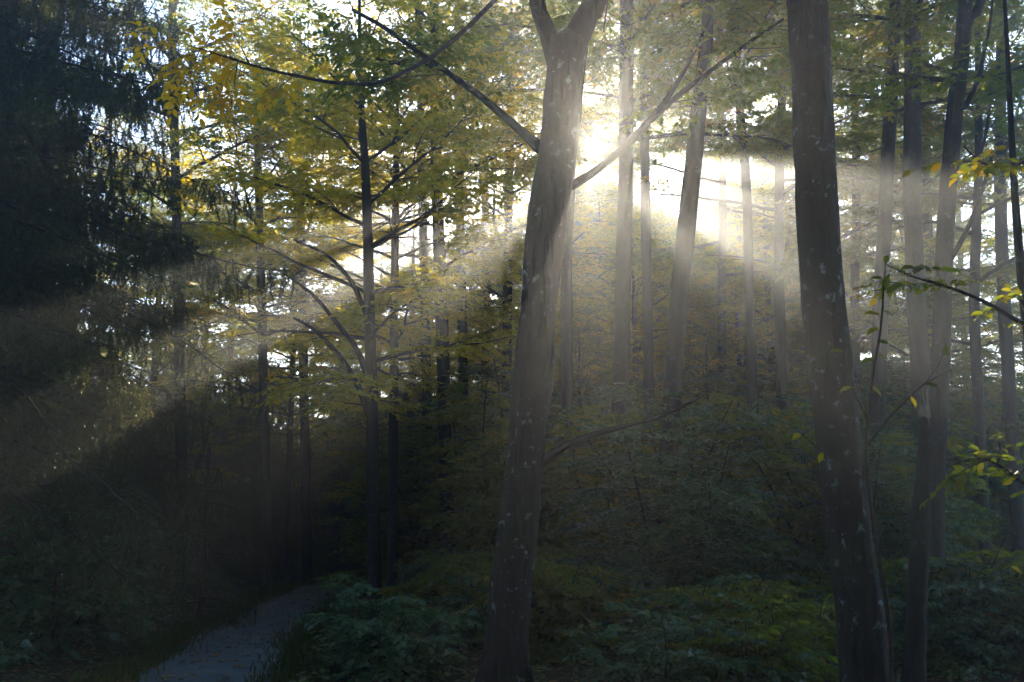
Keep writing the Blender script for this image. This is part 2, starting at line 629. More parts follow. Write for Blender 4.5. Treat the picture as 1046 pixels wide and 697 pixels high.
# ------------------------------------------------------------------ trees with straight trunks
def px_line(pts, d, top_h, dy=0.0):
    """photo pixels (x, y, width) down a trunk, d metres ahead -> world points from the ground to top_h"""
    w = []
    for (x, y, wd) in sorted(pts, key=lambda t: -t[1]):
        q = P(x, y, d)
        w.append((q, wd * d / F / 2))
    p0, r0 = w[0]; p1, _ = w[1]
    out = []
    if p0.z > 0.15:
        k = p0.z / max(0.5, (p1.z - p0.z))
        bx = p0.x - (p1.x - p0.x) * min(k, 1.0)
        out.append((Vector((bx, d, -0.15)), r0 * 1.06))
    else:
        p0.z = -0.15
    out += w
    q, rq = w[-1]; qa, _ = w[-2]
    sl = (q - qa) / max(0.3, (q.z - qa.z))
    sl.x = max(-0.25, min(0.25, sl.x)) * 0.6
    rise = top_h - q.z
    if rise > 0.5:
        m = q + Vector((sl.x * rise * 0.5, dy, rise * 0.5))
        t = q + Vector((sl.x * rise * 0.8, dy * 1.5, rise))
        out += [(m, rq * 0.62), (t, 0.03)]
    return [tuple(a) for a, _ in out], [b for _, b in out]


class Trunk:
    def __init__(self, pts, rad, step=0.3):
        self.p, self.rad = resample(pts, rad, step)

    def at(self, z):
        i = int(np.searchsorted(self.p[:, 2], z))
        i = min(max(i, 1), len(self.p) - 1)
        return Vector(self.p[i]), float(self.rad[i])


root_plants = {}


def make_tree(name, label, cat, pts, d, top_h, crown, seed, leafm='leaf_green', barkm='bark', group=None,
              sides=10, step=0.35, n_limb=11, limb=(1.8, 4.6), leaf=0.40, gap=0.14, near=False, twig=0.29, sub=0.45,
              amp=0.08, elev=(0.25, 0.9), maxlvl=2, dy=0.0, keep=None, az=None, extra=None):
    """tree > trunk, branches, crown.  crown = (lowest, highest) limb height"""
    P3, rr = px_line(pts, d, top_h, dy)
    base = Vector((P3[0][0], d, 0))
    root = thing(name, label, cat, base, 0, group)
    tr = Trunk(P3, rr, step)
    g = Geo()
    tube(g, tr.p - np.array(base), tr.rad, sides, knobby(seed * 1.7, amp, 0.0))
    link('trunk', g.mesh('trunk', M[barkm]), root)
    pl = Plant(seed, leaf=leaf, gap=gap, near=near, twig=twig, sub=sub, keep=keep)
    r = pl.r
    a = r.uniform(0, 6.28)
    z0, z1 = crown
    for k in range(n_limb):
        f = (k + r.random()) / n_limb
        z = z0 + (z1 - z0) * f
        q, rq = tr.at(z)
        a += 2.4 + r.uniform(-0.5, 0.5)
        aa = a if az is None else az(r, a)
        shape = math.sin(math.pi * min(1, 0.25 + 0.75 * f)) ** 0.7
        L = limb[0] + (limb[1] - limb[0]) * shape * r.uniform(0.6, 1.1)
        el = elev[0] + (elev[1] - elev[0]) * f + r.uniform(-0.12, 0.12)
        dv = Vector((math.cos(aa) * math.cos(el), math.sin(aa) * math.cos(el), math.sin(el)))
        pl.branch(q - base, dv, L, min(rq * 0.45, 0.012 + L * 0.009), 0, maxlvl)
    if extra:
        extra(pl, tr, base)
    if pl.wood.n:
        link('branches', pl.wood.mesh('branches', M['bark_twig']), root)
    if pl.pos:
        link('crown', pl.foliage().mesh('crown', M[leafm]), root)
    root_plants[root.name] = (pl, leafm)
    return root, tr, base


# openings in the canopy along which the sun comes down in shafts: each is a slot (two ends, half width) seen along the sun's direction
CAM_P = Vector((0, 0, CAM_H))


def across(v):
    return v - SUN * v.dot(SUN)


def slot(px, py, s0, s1, w):
    e_ = ray(px, py).normalized()
    return (across(e_ * s0), across(e_ * s1), w)


def hole(px, py, d, w):
    q = across(P(px, py, d) - CAM_P)
    return (q, q, w)


ZERO = Vector((0, 0, 0))
UP = across(Vector((0, 0, 1))).normalized()
LANES = [(UP * 0.09, UP * 0.09, 0.03), slot(682, 232, 12, 18, 0.04),
         slot(30, 478, 6, 13, 0.10), slot(80, 395, 7, 14, 0.06), slot(180, 290, 8, 14, 0.06),
         slot(500, 255, 9, 12, 0.02), slot(614, 260, 14, 20, -0.05), slot(645, 245, 13, 21, -0.07), slot(705, 245, 12, 20, -0.07), slot(800, 300, 10, 16, -0.05), slot(860, 300, 9, 15, -0.04), slot(475, 250, 11, 16, -0.08),
         slot(750, 262, 11, 18, 0.06), slot(930, 330, 7, 13, 0.20), slot(985, 290, 7, 13, 0.16), slot(1000, 425, 7, 11, 0.10),
         slot(1000, 215, 7, 13, 0.2)]
# wider openings that let the sun onto the turning leaves of the trees on the left
OPEN = [(UP * 0.3, UP * 0.3, 0.6)] + [hole(*q) for q in (
    (430, 150, 21, 1.2), (310, 230, 20, 1.1), (240, 300, 18, 0.9), (350, 370, 17, 0.8), (150, 375, 12, 0.8), (480, 220, 24, 0.9),
    (636, 118, 43, 1.1), (690, 84, 43, 0.9), (560, 120, 43, 0.9), (655, 40, 43, 1.0), (745, 120, 43, 0.8), (520, 90, 43, 1.0), (250, 90, 18, 1.0), (255, 235, 20, 1.1), (290, 170, 21, 1.2), (370, 200, 20, 1.0), (300, 370, 17, 0.7), (220, 180, 18, 0.9), (690, 130, 17, 0.8), (760, 180, 20, 0.8), (930, 150, 17, 0.9))]
_r = random.Random(19)
OPEN += [hole(_r.uniform(230, 860), _r.uniform(20, 235), 43, _r.uniform(0.5, 1.4)) for _ in range(34)]
OPEN += [hole(_r.uniform(200, 540), _r.uniform(60, 300), 40, _r.uniform(0.5, 1.2)) for _ in range(16)]
OPEN += [hole(_r.uniform(420, 830), _r.uniform(-70, 125), 41, _r.uniform(0.7, 1.4)) for _ in range(16)]
OPEN += [hole(_r.uniform(200, 500), _r.uniform(-60, 150), 41, _r.uniform(0.8, 1.4)) for _ in range(16)]
# nothing opens below the sun, so the ground in front stays in the shade
OPEN = OPEN[:1] + [q for q in OPEN[1:] if not (q[0].z < 0.6 and -1.5 < q[0].x < 5.0 and q[0].length < 7.5)
                   and not (q[0].z < -0.3 and q[0].x < 0 and -q[0].z > 0.52 * -q[0].x)]


def seg_dist(p, a, b):
    ab = b - a
    l2 = ab.length_squared
    t = 0 if l2 < 1e-9 else max(0.0, min(1.0, (p - a).dot(ab) / l2))
    return (p - a - ab * t).length


def lane_mask(q, lanes, margin=0.0):
    """False for the points (n,3) that would stand in one of the lanes"""
    q = np.asarray(q, float).reshape(-1, 3) - np.array(CAM_P)
    sn_ = np.array(SUN)
    q = q - (q @ sn_)[:, None] * sn_
    ok = np.ones(len(q), bool)
    for a, b, w in lanes:
        a = np.array(a); ab = np.array(b) - a
        l2 = ab @ ab
        t = np.clip(((q - a) @ ab) / l2, 0, 1) if l2 > 1e-9 else np.zeros(len(q))
        ok &= np.linalg.norm(q - a - t[:, None] * ab, axis=1) >= w + margin
    return ok


def sun_gap(lanes):
    return lambda base: (lambda q, margin=0.03: lane_mask(np.asarray(q, float).reshape(-1, 3) + np.array(base), lanes, margin))


SG = sun_gap(LANES)
SG_FAR = sun_gap(LANES + OPEN)
def K(pts, d):
    P3, _ = px_line(pts, d, 16)
    return SG(Vector((P3[0][0], d, 0)))

trees_grp = 'slim trees standing in the sunlit haze'
T = [
    # name, label, points (x, y, width px), d, top, crown, options
    ('tree', 'slim straight tree crossed by the sunbeams, first trunk right of the sun', [(640, 0, 15), (639, 180, 16), (635, 350, 17), (631, 520, 18)], 18, 20, (8.5, 19), dict()),
    ('tree', 'thin tree close behind the first trunk right of the sun', [(657, 0, 9), (659, 180, 10), (662, 340, 11)], 22, 20, (11, 19), dict(n_limb=16)),
    ('tree', 'right leaning tree with pale sunlit bark between the sun and the thick lichened trunk', [(724, 0, 13), (716, 90, 17), (706, 190, 19), (692, 320, 19), (683, 470, 20), (675, 630, 22)], 15, 18, (9.5, 17), dict(n_limb=9)),
    ('tree', 'thin crooked tree nearest to the left edge of the thick lichened trunk', [(748, 0, 12), (754, 90, 10), (763, 200, 10), (766, 330, 11)], 20, 18, (10, 17), dict(n_limb=18)),
    ('tree', 'slim shaded tree hugging the right side of the forked trunk', [(583, 170, 11), (579, 260, 12), (579, 370, 13)], 20, 19, (9.5, 18), dict(n_limb=14)),
    ('tree', 'slim tree right of the thick trunk, leftmost of the right hand group', [(915, 0, 13), (910, 100, 14), (902, 260, 15), (897, 420, 16)], 18, 19, (8.5, 18), dict()),
    ('tree', 'straight grey tree in the right hand group, widest trunk beside its slimmer twin', [(932, 0, 17), (932, 130, 18), (934, 260, 19)], 17, 19, (9, 18), dict()),
    ('tree', 'thin pale tree tucked right behind the straight grey tree', [(944, 0, 9), (945, 120, 10), (948, 240, 10)], 25, 20, (10, 19), dict(n_limb=14)),
    ('tree', 'dark forked tree with upswept side limb near the right edge', [(984, 30, 16), (974, 130, 18), (965, 250, 18), (961, 370, 19), (955, 500, 20)], 13, 14, (6.6, 13), dict(n_limb=12, limb=(1.2, 3.0))),
    ('tree', 'slender hazy tree furthest right in the mist', [(1023, 0, 10), (1022, 130, 12), (1024, 270, 13)], 22, 19, (8.5, 18), dict()),
    ('tree', 'young tree with yellow green layered leaves rising beyond the path', [(369, 110, 7), (374, 190, 10), (377, 300, 12), (380, 420, 13), (382, 560, 14)], 17, 11.5, (3.4, 11), dict(leafm='leaf_yellow', n_limb=22, limb=(1.4, 3.4), elev=(0.25, 0.8))),
    ('tree', 'thin grey tree left of the paired trunks in the bright mist', [(429, 60, 8), (431, 180, 9), (434, 320, 10), (437, 460, 11)], 24, 19, (6.5, 18), dict(leafm='leaf_yellow')),
    ('tree', 'twin straight trunk at the middle of the left mist group', [(444, 60, 11), (446, 180, 13), (451, 320, 14), (455, 460, 14)], 21, 19, (7, 18), dict(leafm='leaf_yellow')),
    ('tree', 'hazy slim tree right of the paired trunks left of the forked tree', [(468, 40, 9), (469, 180, 10), (472, 320, 10), (474, 450, 11)], 26, 20, (7.5, 19), dict(leafm='leaf_yellow')),
    ('tree', 'faint thin tree in the white glow just left of the forked trunk', [(497, 40, 7), (496, 180, 8), (496, 320, 9)], 31, 20, (9, 19), dict()),
]
T += [
    ('tree', 'small tree with low yellow green limbs between the path tree and the left mist group', [(405, 150, 7), (403, 300, 9), (402, 440, 10)], 20, 11, (4.2, 10.5), dict(leafm='leaf_yellow', n_limb=30, limb=(1.4, 3.2), elev=(0.2, 0.8))),
    ('tree', 'yellowing tree over the path, its trunk half lost behind spruce twigs', [(262, 100, 7), (266, 260, 9), (270, 430, 10)], 25, 14, (4.6, 13), dict(leafm='leaf_yellow', n_limb=24, limb=(1.8, 4.0), elev=(0.15, 0.8))),
    ('tree', 'yellowing tree behind the spruce with its trunk in the white gap at the upper left', [(306, 60, 8), (308, 260, 9), (311, 430, 10)], 27, 16, (5.2, 15), dict(leafm='leaf_yellow', n_limb=24, limb=(1.8, 4.2), elev=(0.15, 0.8))),
    ('tree', 'leafy tree with a thin trunk right behind the long bare upper branch', [(522, 60, 8), (520, 200, 9), (518, 340, 10)], 27, 17, (7.0, 16), dict(leafm='leaf_yellow', n_limb=20)),
    ('tree', 'thin leafy tree in the haze between the leaning tree and the crooked tree', [(735, 60, 7), (738, 200, 8), (737, 340, 9)], 26, 17, (8.0, 16), dict(elev=(-0.05, 0.6), n_limb=14)),
    ('tree', 'leafy hazy tree seen just left of the thick lichened trunk', [(800, 60, 9), (796, 200, 10), (797, 340, 11)], 23, 17, (8.5, 16), dict(n_limb=16)),
    ('tree', 'leafy hazy tree seen just right of the thick lichened trunk', [(872, 60, 8), (875, 200, 9), (873, 340, 10)], 24, 17, (5.5, 16), dict(n_limb=16)),
    ('tree', 'misty tree between the dark forked tree and the right edge', [(1000, 160, 9), (997, 240, 10), (996, 340, 11)], 20, 16, (5.0, 15), dict(n_limb=16)),
]
T += [('tree', 'tall tree with dusky leaves filling the gap beside the top of the large spruce', [(176, 40, 9), (180, 200, 10), (184, 400, 11)], 23, 18, (8.5, 17), dict(n_limb=20))]
for i, (nm, lab, pts, d, top, cr, kw) in enumerate(T):
    kw = dict(kw)
    kw.setdefault('keep', K(pts, d))
    make_tree(nm, lab, 'tree', pts, d, top, cr, 101 + i, group=trees_grp, **kw)

# ------------------------------------------------------------------ the two thick near trunks
def main_limbs(pl, tr, base):
    pass

c_pts = [(515, 690, 44), (518, 640, 40), (529, 540, 38), (540, 430, 38), (548, 340, 40), (558, 230, 41), (570, 150, 42), (577, 80, 41), (580, 45, 44)]
D0 = 10.0
P3, rr = px_line(c_pts, D0, 6.0)
P3, rr = P3[:len(c_pts) + 1], rr[:len(c_pts) + 1]
cbase = Vector((P3[0][0], D0, 0))
croot = thing('forked_tree', 'thick dark forked tree in front of the sun, its bark edged with light', 'tree', cbase)
ctr = Trunk(P3, rr, 0.06)
g = Geo()
tube(g, ctr.p - np.array(cbase), ctr.rad, 64, knobby(3.1, 0.13, 0.0))
link('trunk', g.mesh('trunk', M['bark_lichen']), croot)


def limb_px(pts, d0, d1, step=0.12, sides=12, name='branch', parent=croot, base=cbase, extra=None, bark='bark', seed=1.0, amp=0.12):
    n_ = len(pts)
    w = [P(x, y, d0 + (d1 - d0) * k / (n_ - 1)) - base for k, (x, y, _) in enumerate(pts)]
    rd = [wd * (d0 + (d1 - d0) * k / (n_ - 1)) / F / 2 for k, (_, _, wd) in enumerate(pts)]
    w = [tuple(q) for q in w]
    if extra:
        w += [tuple(Vector(w[-1]) + Vector(v)) for v, _ in extra]
        rd += [r_ for _, r_ in extra]
    p_, r_ = resample(w, rd, step)
    gg = Geo()
    tube(gg, p_, r_, sides, knobby(seed, amp))
    link(name, gg.mesh(name, M[bark]), parent)
    return p_, r_


# the fork
forkL = limb_px([(572, 66, 30), (562, 40, 21), (552, 15, 18), (547, -8, 18)], D0, D0 - 0.2, name='limb', seed=2.0,
                extra=[((-0.4, -0.6, 2.0), 0.075), ((-1.1, -1.6, 4.6), 0.05), ((-1.6, -2.4, 7.5), 0.02)])
forkR = limb_px([(577, 66, 36), (588, 40, 32), (602, 12, 27), (612, -8, 25)], D0, D0 + 0.1, name='limb', seed=5.0,
                extra=[((0.6, 0.2, 2.4), 0.10), ((1.1, 0.2, 5.2), 0.07), ((1.2, 0.0, 8.2), 0.02)])
# long bare branch to the upper left, and the one that crosses the sun to the right
bl = limb_px([(552, 152, 13), (528, 130, 9), (495, 102, 8), (460, 76, 7), (425, 52, 6), (392, 28, 5), (360, 10, 4)], D0, D0 + 1.2, sides=8, seed=7.0)
bl2 = limb_px([(452, 71, 5), (430, 66, 4), (410, 66, 3.4), (385, 60, 2.5)], D0 + 0.8, D0 + 1.4, sides=6, seed=8.0)
br_ = limb_px([(584, 190, 10), (612, 172, 8), (640, 148, 8), (668, 119, 7), (700, 92, 6), (735, 66, 5), (770, 40, 4), (800, 20, 3)], D0, D0 + 1.0, sides=8, seed=9.0)
br2 = limb_px([(664, 121, 5), (682, 100, 5), (697, 76, 4.5), (712, 48, 4), (726, 18, 3)], D0 + 0.4, D0 + 0.9, sides=6, seed=10.0)
# low dead branch at the right of the trunk over the bushes
limb_px([(548, 478, 12), (566, 462, 8), (590, 450, 7), (620, 440, 6), (648, 433, 4), (680, 424, 3), (715, 406, 2)], D0, D0 - 0.6, sides=7, name='dead_branch', seed=11.0)

pl = Plant(51, leaf=0.27, near=True, gap=0.12, twig=0.28, sub=0.4, keep=SG(cbase))
r = pl.r
for (pp, rad_), a0, zmin in ((forkL, 2.6, 0.35), (forkR, 0.4, 0.25)):
    n_ = len(pp)
    for k in range(13):
        f = zmin + (1 - zmin) * (k + r.random()) / 13
        i_ = int(f * (n_ - 1))
        a0 += 2.4 + r.uniform(-0.5, 0.5)
        el = r.uniform(-0.1, 0.5)
        L = r.uniform(2.2, 4.4)
        pl.branch(Vector(pp[i_]), Vector((math.cos(a0), math.sin(a0), math.tan(el))), L, 0.035, 0, 2)
# leafy sprays along the long side branches
for pp, n_s, L in ((bl[0], 9, 1.1), (bl2[0], 5, 0.8), (br_[0], 7, 0.9), (br2[0], 6, 0.8)):
    n_ = len(pp)
    for k in range(n_s):
        i_ = int((0.45 + 0.55 * (k + r.random()) / n_s) * (n_ - 1))
        a0 = r.uniform(0, 6.28)
        pl.branch(Vector(pp[i_]), Vector((math.cos(a0), math.sin(a0), r.uniform(-0.5, 0.4))), L * r.uniform(0.6, 1.2), 0.008, 1, 2)
# long drooping branch to the upper left carrying turning leaves
g = Geo()
dp = [P(560, -60, D0) - cbase, P(470, 35, 9.2) - cbase, P(400, 80, 8.6) - cbase, P(350, 85, 8.2) - cbase, P(300, 77, 8.0) - cbase,
      P(255, 66, 7.9) - cbase, P(205, 50, 7.8) - cbase]
dpp, drr = resample([tuple(q) for q in dp], [0.03, 0.024, 0.02, 0.017, 0.014, 0.01, 0.006], 0.1)
tube(g, dpp, drr, 7)
link('drooping_branch', g.mesh('drooping_branch', M['bark_twig']), croot)
link('branches', pl.wood.mesh('branches', M['bark_twig']), croot)
link('crown', pl.foliage().mesh('crown', M['leaf_green']), croot)
pg = Plant(77, leaf=0.25, near=True, gap=0.11, twig=0.16, sub=0.2, keep=SG(cbase), droop=0.5)
n_ = len(dpp)
r = pg.r
tgt = [(205, 45, -0.7, 0.3), (195, 48, -0.6, -0.9), (215, 52, -1, -0.7), (240, 62, -0.3, -1.0), (262, 68, -0.6, 0.6), (300, 77, -0.7, -0.6), (255, 66, -1, 0.5)]
for (x, y, dx, dz) in tgt:
    q = min(range(n_), key=lambda i_: (P(x, y, 7.9) - cbase - Vector(dpp[i_])).length)
    for m_ in range(1):
        pg.branch(Vector(dpp[q]), Vector((dx + r.uniform(-.4, .4), r.uniform(-0.6, 0.6), dz + r.uniform(-.3, .3))), r.uniform(0.22, 0.42), 0.006, 1, 2)
for o_ in [c for c in croot.children if c.name.startswith('drooping_branch')]:
    gw = Geo()
    tube(gw, dpp, drr, 7)
    for v_, t_, q_ in ((pg.wood.v, pg.wood.t, pg.wood.q),):
        n0 = gw.n
        gw.v += v_; gw.t += [x_ + n0 for x_ in t_]; gw.q += [x_ + n0 for x_ in q_]; gw.n += pg.wood.n
    o_.data = gw.mesh('drooping_branch', M['bark_twig'])
link('turning_leaves', pg.foliage().mesh('turning_leaves', M['leaf_gold']), croot)

r_pts = [(884, 697, 48), (877, 620, 44), (868, 550, 42), (856, 450, 43), (846, 370, 45), (838, 270, 43), (833, 190, 42), (829, 100, 41), (825, 0, 42), (823, -30, 41)]
make_tree('lichened_tree', 'thick dark trunk with pale lichen spots, the widest tree on the right', 'tree', r_pts, 8.0, 17, (8.6, 16), 31, keep=K(r_pts, 8.0),
          barkm='bark_lichen', sides=64, step=0.06, amp=0.12, n_limb=17, limb=(2.5, 5.0), leaf=0.34, near=False)

# upswept second stem of the dark forked tree on the right
fb = [o for o in COL.objects if o.get('label', '').startswith('dark forked tree')][0]
fbase = Vector(fb.location)
limb_px([(984, 32, 14), (992, 16, 11), (1003, -2, 10)], 13, 13, name='limb', parent=fb, base=fbase, sides=10, seed=3.0,
        extra=[((0.5, 0.2, 2.0), 0.05), ((0.8, 0.3, 4.0), 0.02)])
limb_px([(984, 112, 6), (998, 84, 5), (1006, 50, 4), (1013, 10, 3.4)], 13, 12.7, name='limb', parent=fb, base=fbase, sides=7, seed=4.0,
        extra=[((0.2, 0.2, 1.2), 0.01)])
limb_px([(966, 275, 6), (985, 240, 5), (1002, 200, 4), (1014, 155, 3)], 13, 12.4, name='limb', parent=fb, base=fbase, sides=7, seed=6.0)

yb0 = [o for o in COL.objects if o.get('label', '').startswith('young tree with yellow green layered')][0]
for k_, ln in enumerate(([(382, 440, 8), (368, 400, 7), (350, 368, 6), (322, 338, 4), (300, 325, 2.5)], [(380, 400, 7), (366, 360, 6), (348, 335, 5), (318, 300, 3.5), (290, 280, 2)],
                         [(378, 330, 6), (360, 290, 5), (335, 262, 3.5), (300, 245, 2)])):
    limb_px(ln, 17, 16.6, name='limb', parent=yb0, base=Vector(yb0.location), sides=7, seed=20.0 + k_)

# ------------------------------------------------------------------ background trees at the wood's sunlit edge
bgrp = 'trees at the hazy far edge of the wood'
rng = random.Random(5)
protos = []
for k in range(4):
    rt, _, b_ = make_tree('edge_tree', 'proto', 'tree', [(523, 200, 7), (523, 420, 9)], 34, 16 + k, (4.0 + k, 15.3 + k), 201 + k,
                          group=bgrp, n_limb=34, limb=(2.2, 4.8), leaf=0.46, gap=0.18, twig=0.34, sub=0.5,
                          leafm='leaf_yellow' if k % 2 else 'leaf_green', sides=7, step=0.8)
    protos.append(rt)
edge = [(-22, 27), (-18.5, 33), (-15, 29), (-12, 36), (-9.5, 30), (-7.5, 37), (-4.5, 33), (-2.6, 40), (0.2, 36), (6.5, 37), (8.6, 31),
        (10.5, 38), (12.5, 29), (14.5, 34), (17.5, 27), (19, 36), (22, 31), (25, 26),
        (-6.2, 27.5), (-3.0, 29), (-10.8, 41), (-5.2, 43), (-0.6, 44), (2.4, 47), (5.0, 42), (8.8, 44), (12.8, 43), (16.8, 41), (-15.5, 41),
        (7.2, 27), (10.2, 24.5), (14.8, 24), (-9, 24.5), (21, 42), (-20, 40), (4.4, 33.5)]
def edge_tree(i, x, y, k_, lab):
    src = protos[i % 4]
    rz = rng.uniform(0, 6.28)
    o = dup(src, (x, y, 0), rz, k_, lab)
    pl_, lm = root_plants[src.name]
    for c in o.children:
        if c.name.startswith('crown'):
            c.data = pl_.foliage_at((x, y, 0), rz, k_, LANES + OPEN).mesh('crown', M[lm])


for i, (x, y) in enumerate(edge):
    edge_tree(i, x, y, rng.uniform(0.9, 1.1) * (0.5 if y > 34 else 0.6), 'hazy edge tree with thin trunk and leafy crown against the bright sky')
for i, (x, y, k_) in enumerate([(0.6, 39, .84), (2.2, 42, .86), (3.7, 40, .84), (5.4, 41.5, .88), (7.2, 40, .88), (9.4, 41, .85), (-1.6, 37, .72), (4.6, 36.5, .62), (2.6, 35.5, .6),
                                (4.4, 45.5, .98), (6.7, 46.5, 1.0), (9.2, 46, 1.0), (11.8, 46.5, 1.0)]):
    edge_tree(i, x, y, k_, 'hazy tree of middling height in the glow below the sun')
for i, (x, y, k_) in enumerate([(0.2, 26.5, .42), (1.7, 24.6, .36), (3.5, 27.6, .55), (5.0, 25.0, .38), (6.4, 27.4, .52), (8.6, 26.2, .42), (0.9, 31, .64), (2.7, 30, .5), (4.5, 31.5, .66), (6.3, 30, .54), (8.0, 32, .68)]):
    edge_tree(i + 1, x, y, k_, 'low leafy tree filling the haze below the sun')

# tall trees behind them, whose crowns shade the wood but for a few openings
r = random.Random(77)
for i in range(15):
    x = -19.5 + 2.75 * (i % 15) + (1.3 if i >= 15 else 0) + r.uniform(-.6, .6)
    y = (40.5 if i < 15 else 47.0) + r.uniform(-1.5, 1.5)
    q0 = Vector((x, y, 6)); 
    pts = []
    for z, wd in ((14, 0.22), (7, 0.28), (2.5, 0.32)):
        v_ = Vector((x + r.uniform(-.15, .15), y, z - CAM_H))
        dpt = v_.y * cp + v_.z * sp
        pts.append((523 + F * v_.x / dpt, 348.5 - F * (v_.z * cp - v_.y * sp) / dpt, wd * F / y))
    P3_, _ = px_line(pts, y, 18)
    make_tree('tall_tree', 'tall hazy tree at the sunlit back of the wood', 'tree', pts, y, r.uniform(17, 19), (7.5, 17), 500 + i, group=bgrp,
              leafm='leaf_yellow' if i % 3 == 0 else 'leaf_green', sides=7, step=0.8, n_limb=20, limb=(2.0, 4.2), leaf=0.58, gap=0.15, twig=0.32, sub=0.5,
              keep=SG_FAR(Vector((P3_[0][0], y, 0))))
for i, (x, y) in enumerate([(5.3, 44.5), (8.0, 45.5), (10.8, 44.5)]):
    pts = []
    for z, wd in ((14, 0.2), (7, 0.26), (2.5, 0.3)):
        dpt = y * cp + (z - CAM_H) * sp
        pts.append((523 + F * (x + r.uniform(-.15, .15)) / dpt, 348.5 - F * ((z - CAM_H) * cp - y * sp) / dpt, wd * F / y))
    P3_, _ = px_line(pts, y, 18)
    make_tree('tall_tree', 'slender tall tree with a thin high crown in the bright gap, ' + ['nearest the leaning tree', 'middle of three', 'nearest the lichened trunk'][i], 'tree', pts, y, 18.5,
              (12.3, 17.6), 560 + i, group=bgrp, sides=7, step=0.8, n_limb=15, limb=(1.6, 3.2), leaf=0.55, gap=0.16, twig=0.34, sub=0.5, keep=SG(Vector((P3_[0][0], y, 0))))
# more of the wood, added out of view to shade the foreground; the four first-built trees stand there too
for i, (x, y) in enumerate([(-4, -5), (3.5, -6), (-9, -9), (9, -10), (0, -12), (-14, -3), (13, -2), (-16, 7), (14.5, 8), (-5, -17), (6, -18), (-12, -16), (14, -16), (11, 3.5), (-10.5, 3)]):
    lab = 'leafy tree of the wood added beside or behind the viewpoint for shade'
    if i < 4:
        o = protos[i]
        o.location = (x, y, 0); o['label'] = lab
    else:
        dup(protos[i % 4], (x, y, 0), rng.uniform(0, 6.28), rng.uniform(0.85, 1.05), lab)

# far wood: one mass beyond the clearing
g = Geo(); fw = Geo()
r = random.Random(8)
pos, dr_, nm_, sz = [], [], [], []
for k in range(90):
    x = -70 + 1.55 * k + r.uniform(-1, 1)
    y = 85 + r.uniform(-6, 14)
    h = r.uniform(10, 14)
    tube(fw, [(x, y, 0), (x + r.uniform(-.3, .3), y, h * 0.5), (x, y, h * 0.92)], [0.22, 0.16, 0.05], 6)
    w = r.uniform(2.2, 3.4)
    for m_ in range(750):
        u = r.random() ** 0.5
        a = r.uniform(0, 6.28); ph = r.uniform(-1, 1)
        q = Vector((math.cos(a) * math.sqrt(1 - ph * ph), math.sin(a) * math.sqrt(1 - ph * ph), ph)) * u
        q = q * (0.75 + 0.35 * mnoise.noise(q * 2.5 + Vector((k, 0, 0))))
        pos.append((x + q.x * w, y + q.y * w, h * 0.54 + q.z * h * 0.52))
        dr_.append((r.gauss(0, 1), r.gauss(0, 1), r.gauss(-0.3, 0.4))); nm_.append((r.gauss(0, .6), r.gauss(0, .6), 1)); sz.append(r.uniform(0.35, 0.7))
add_leaves(fw, pos, dr_, nm_, sz)
o = link('far_wood', fw.mesh('far_wood', M['leaf_dark']))
o['kind'] = 'stuff'

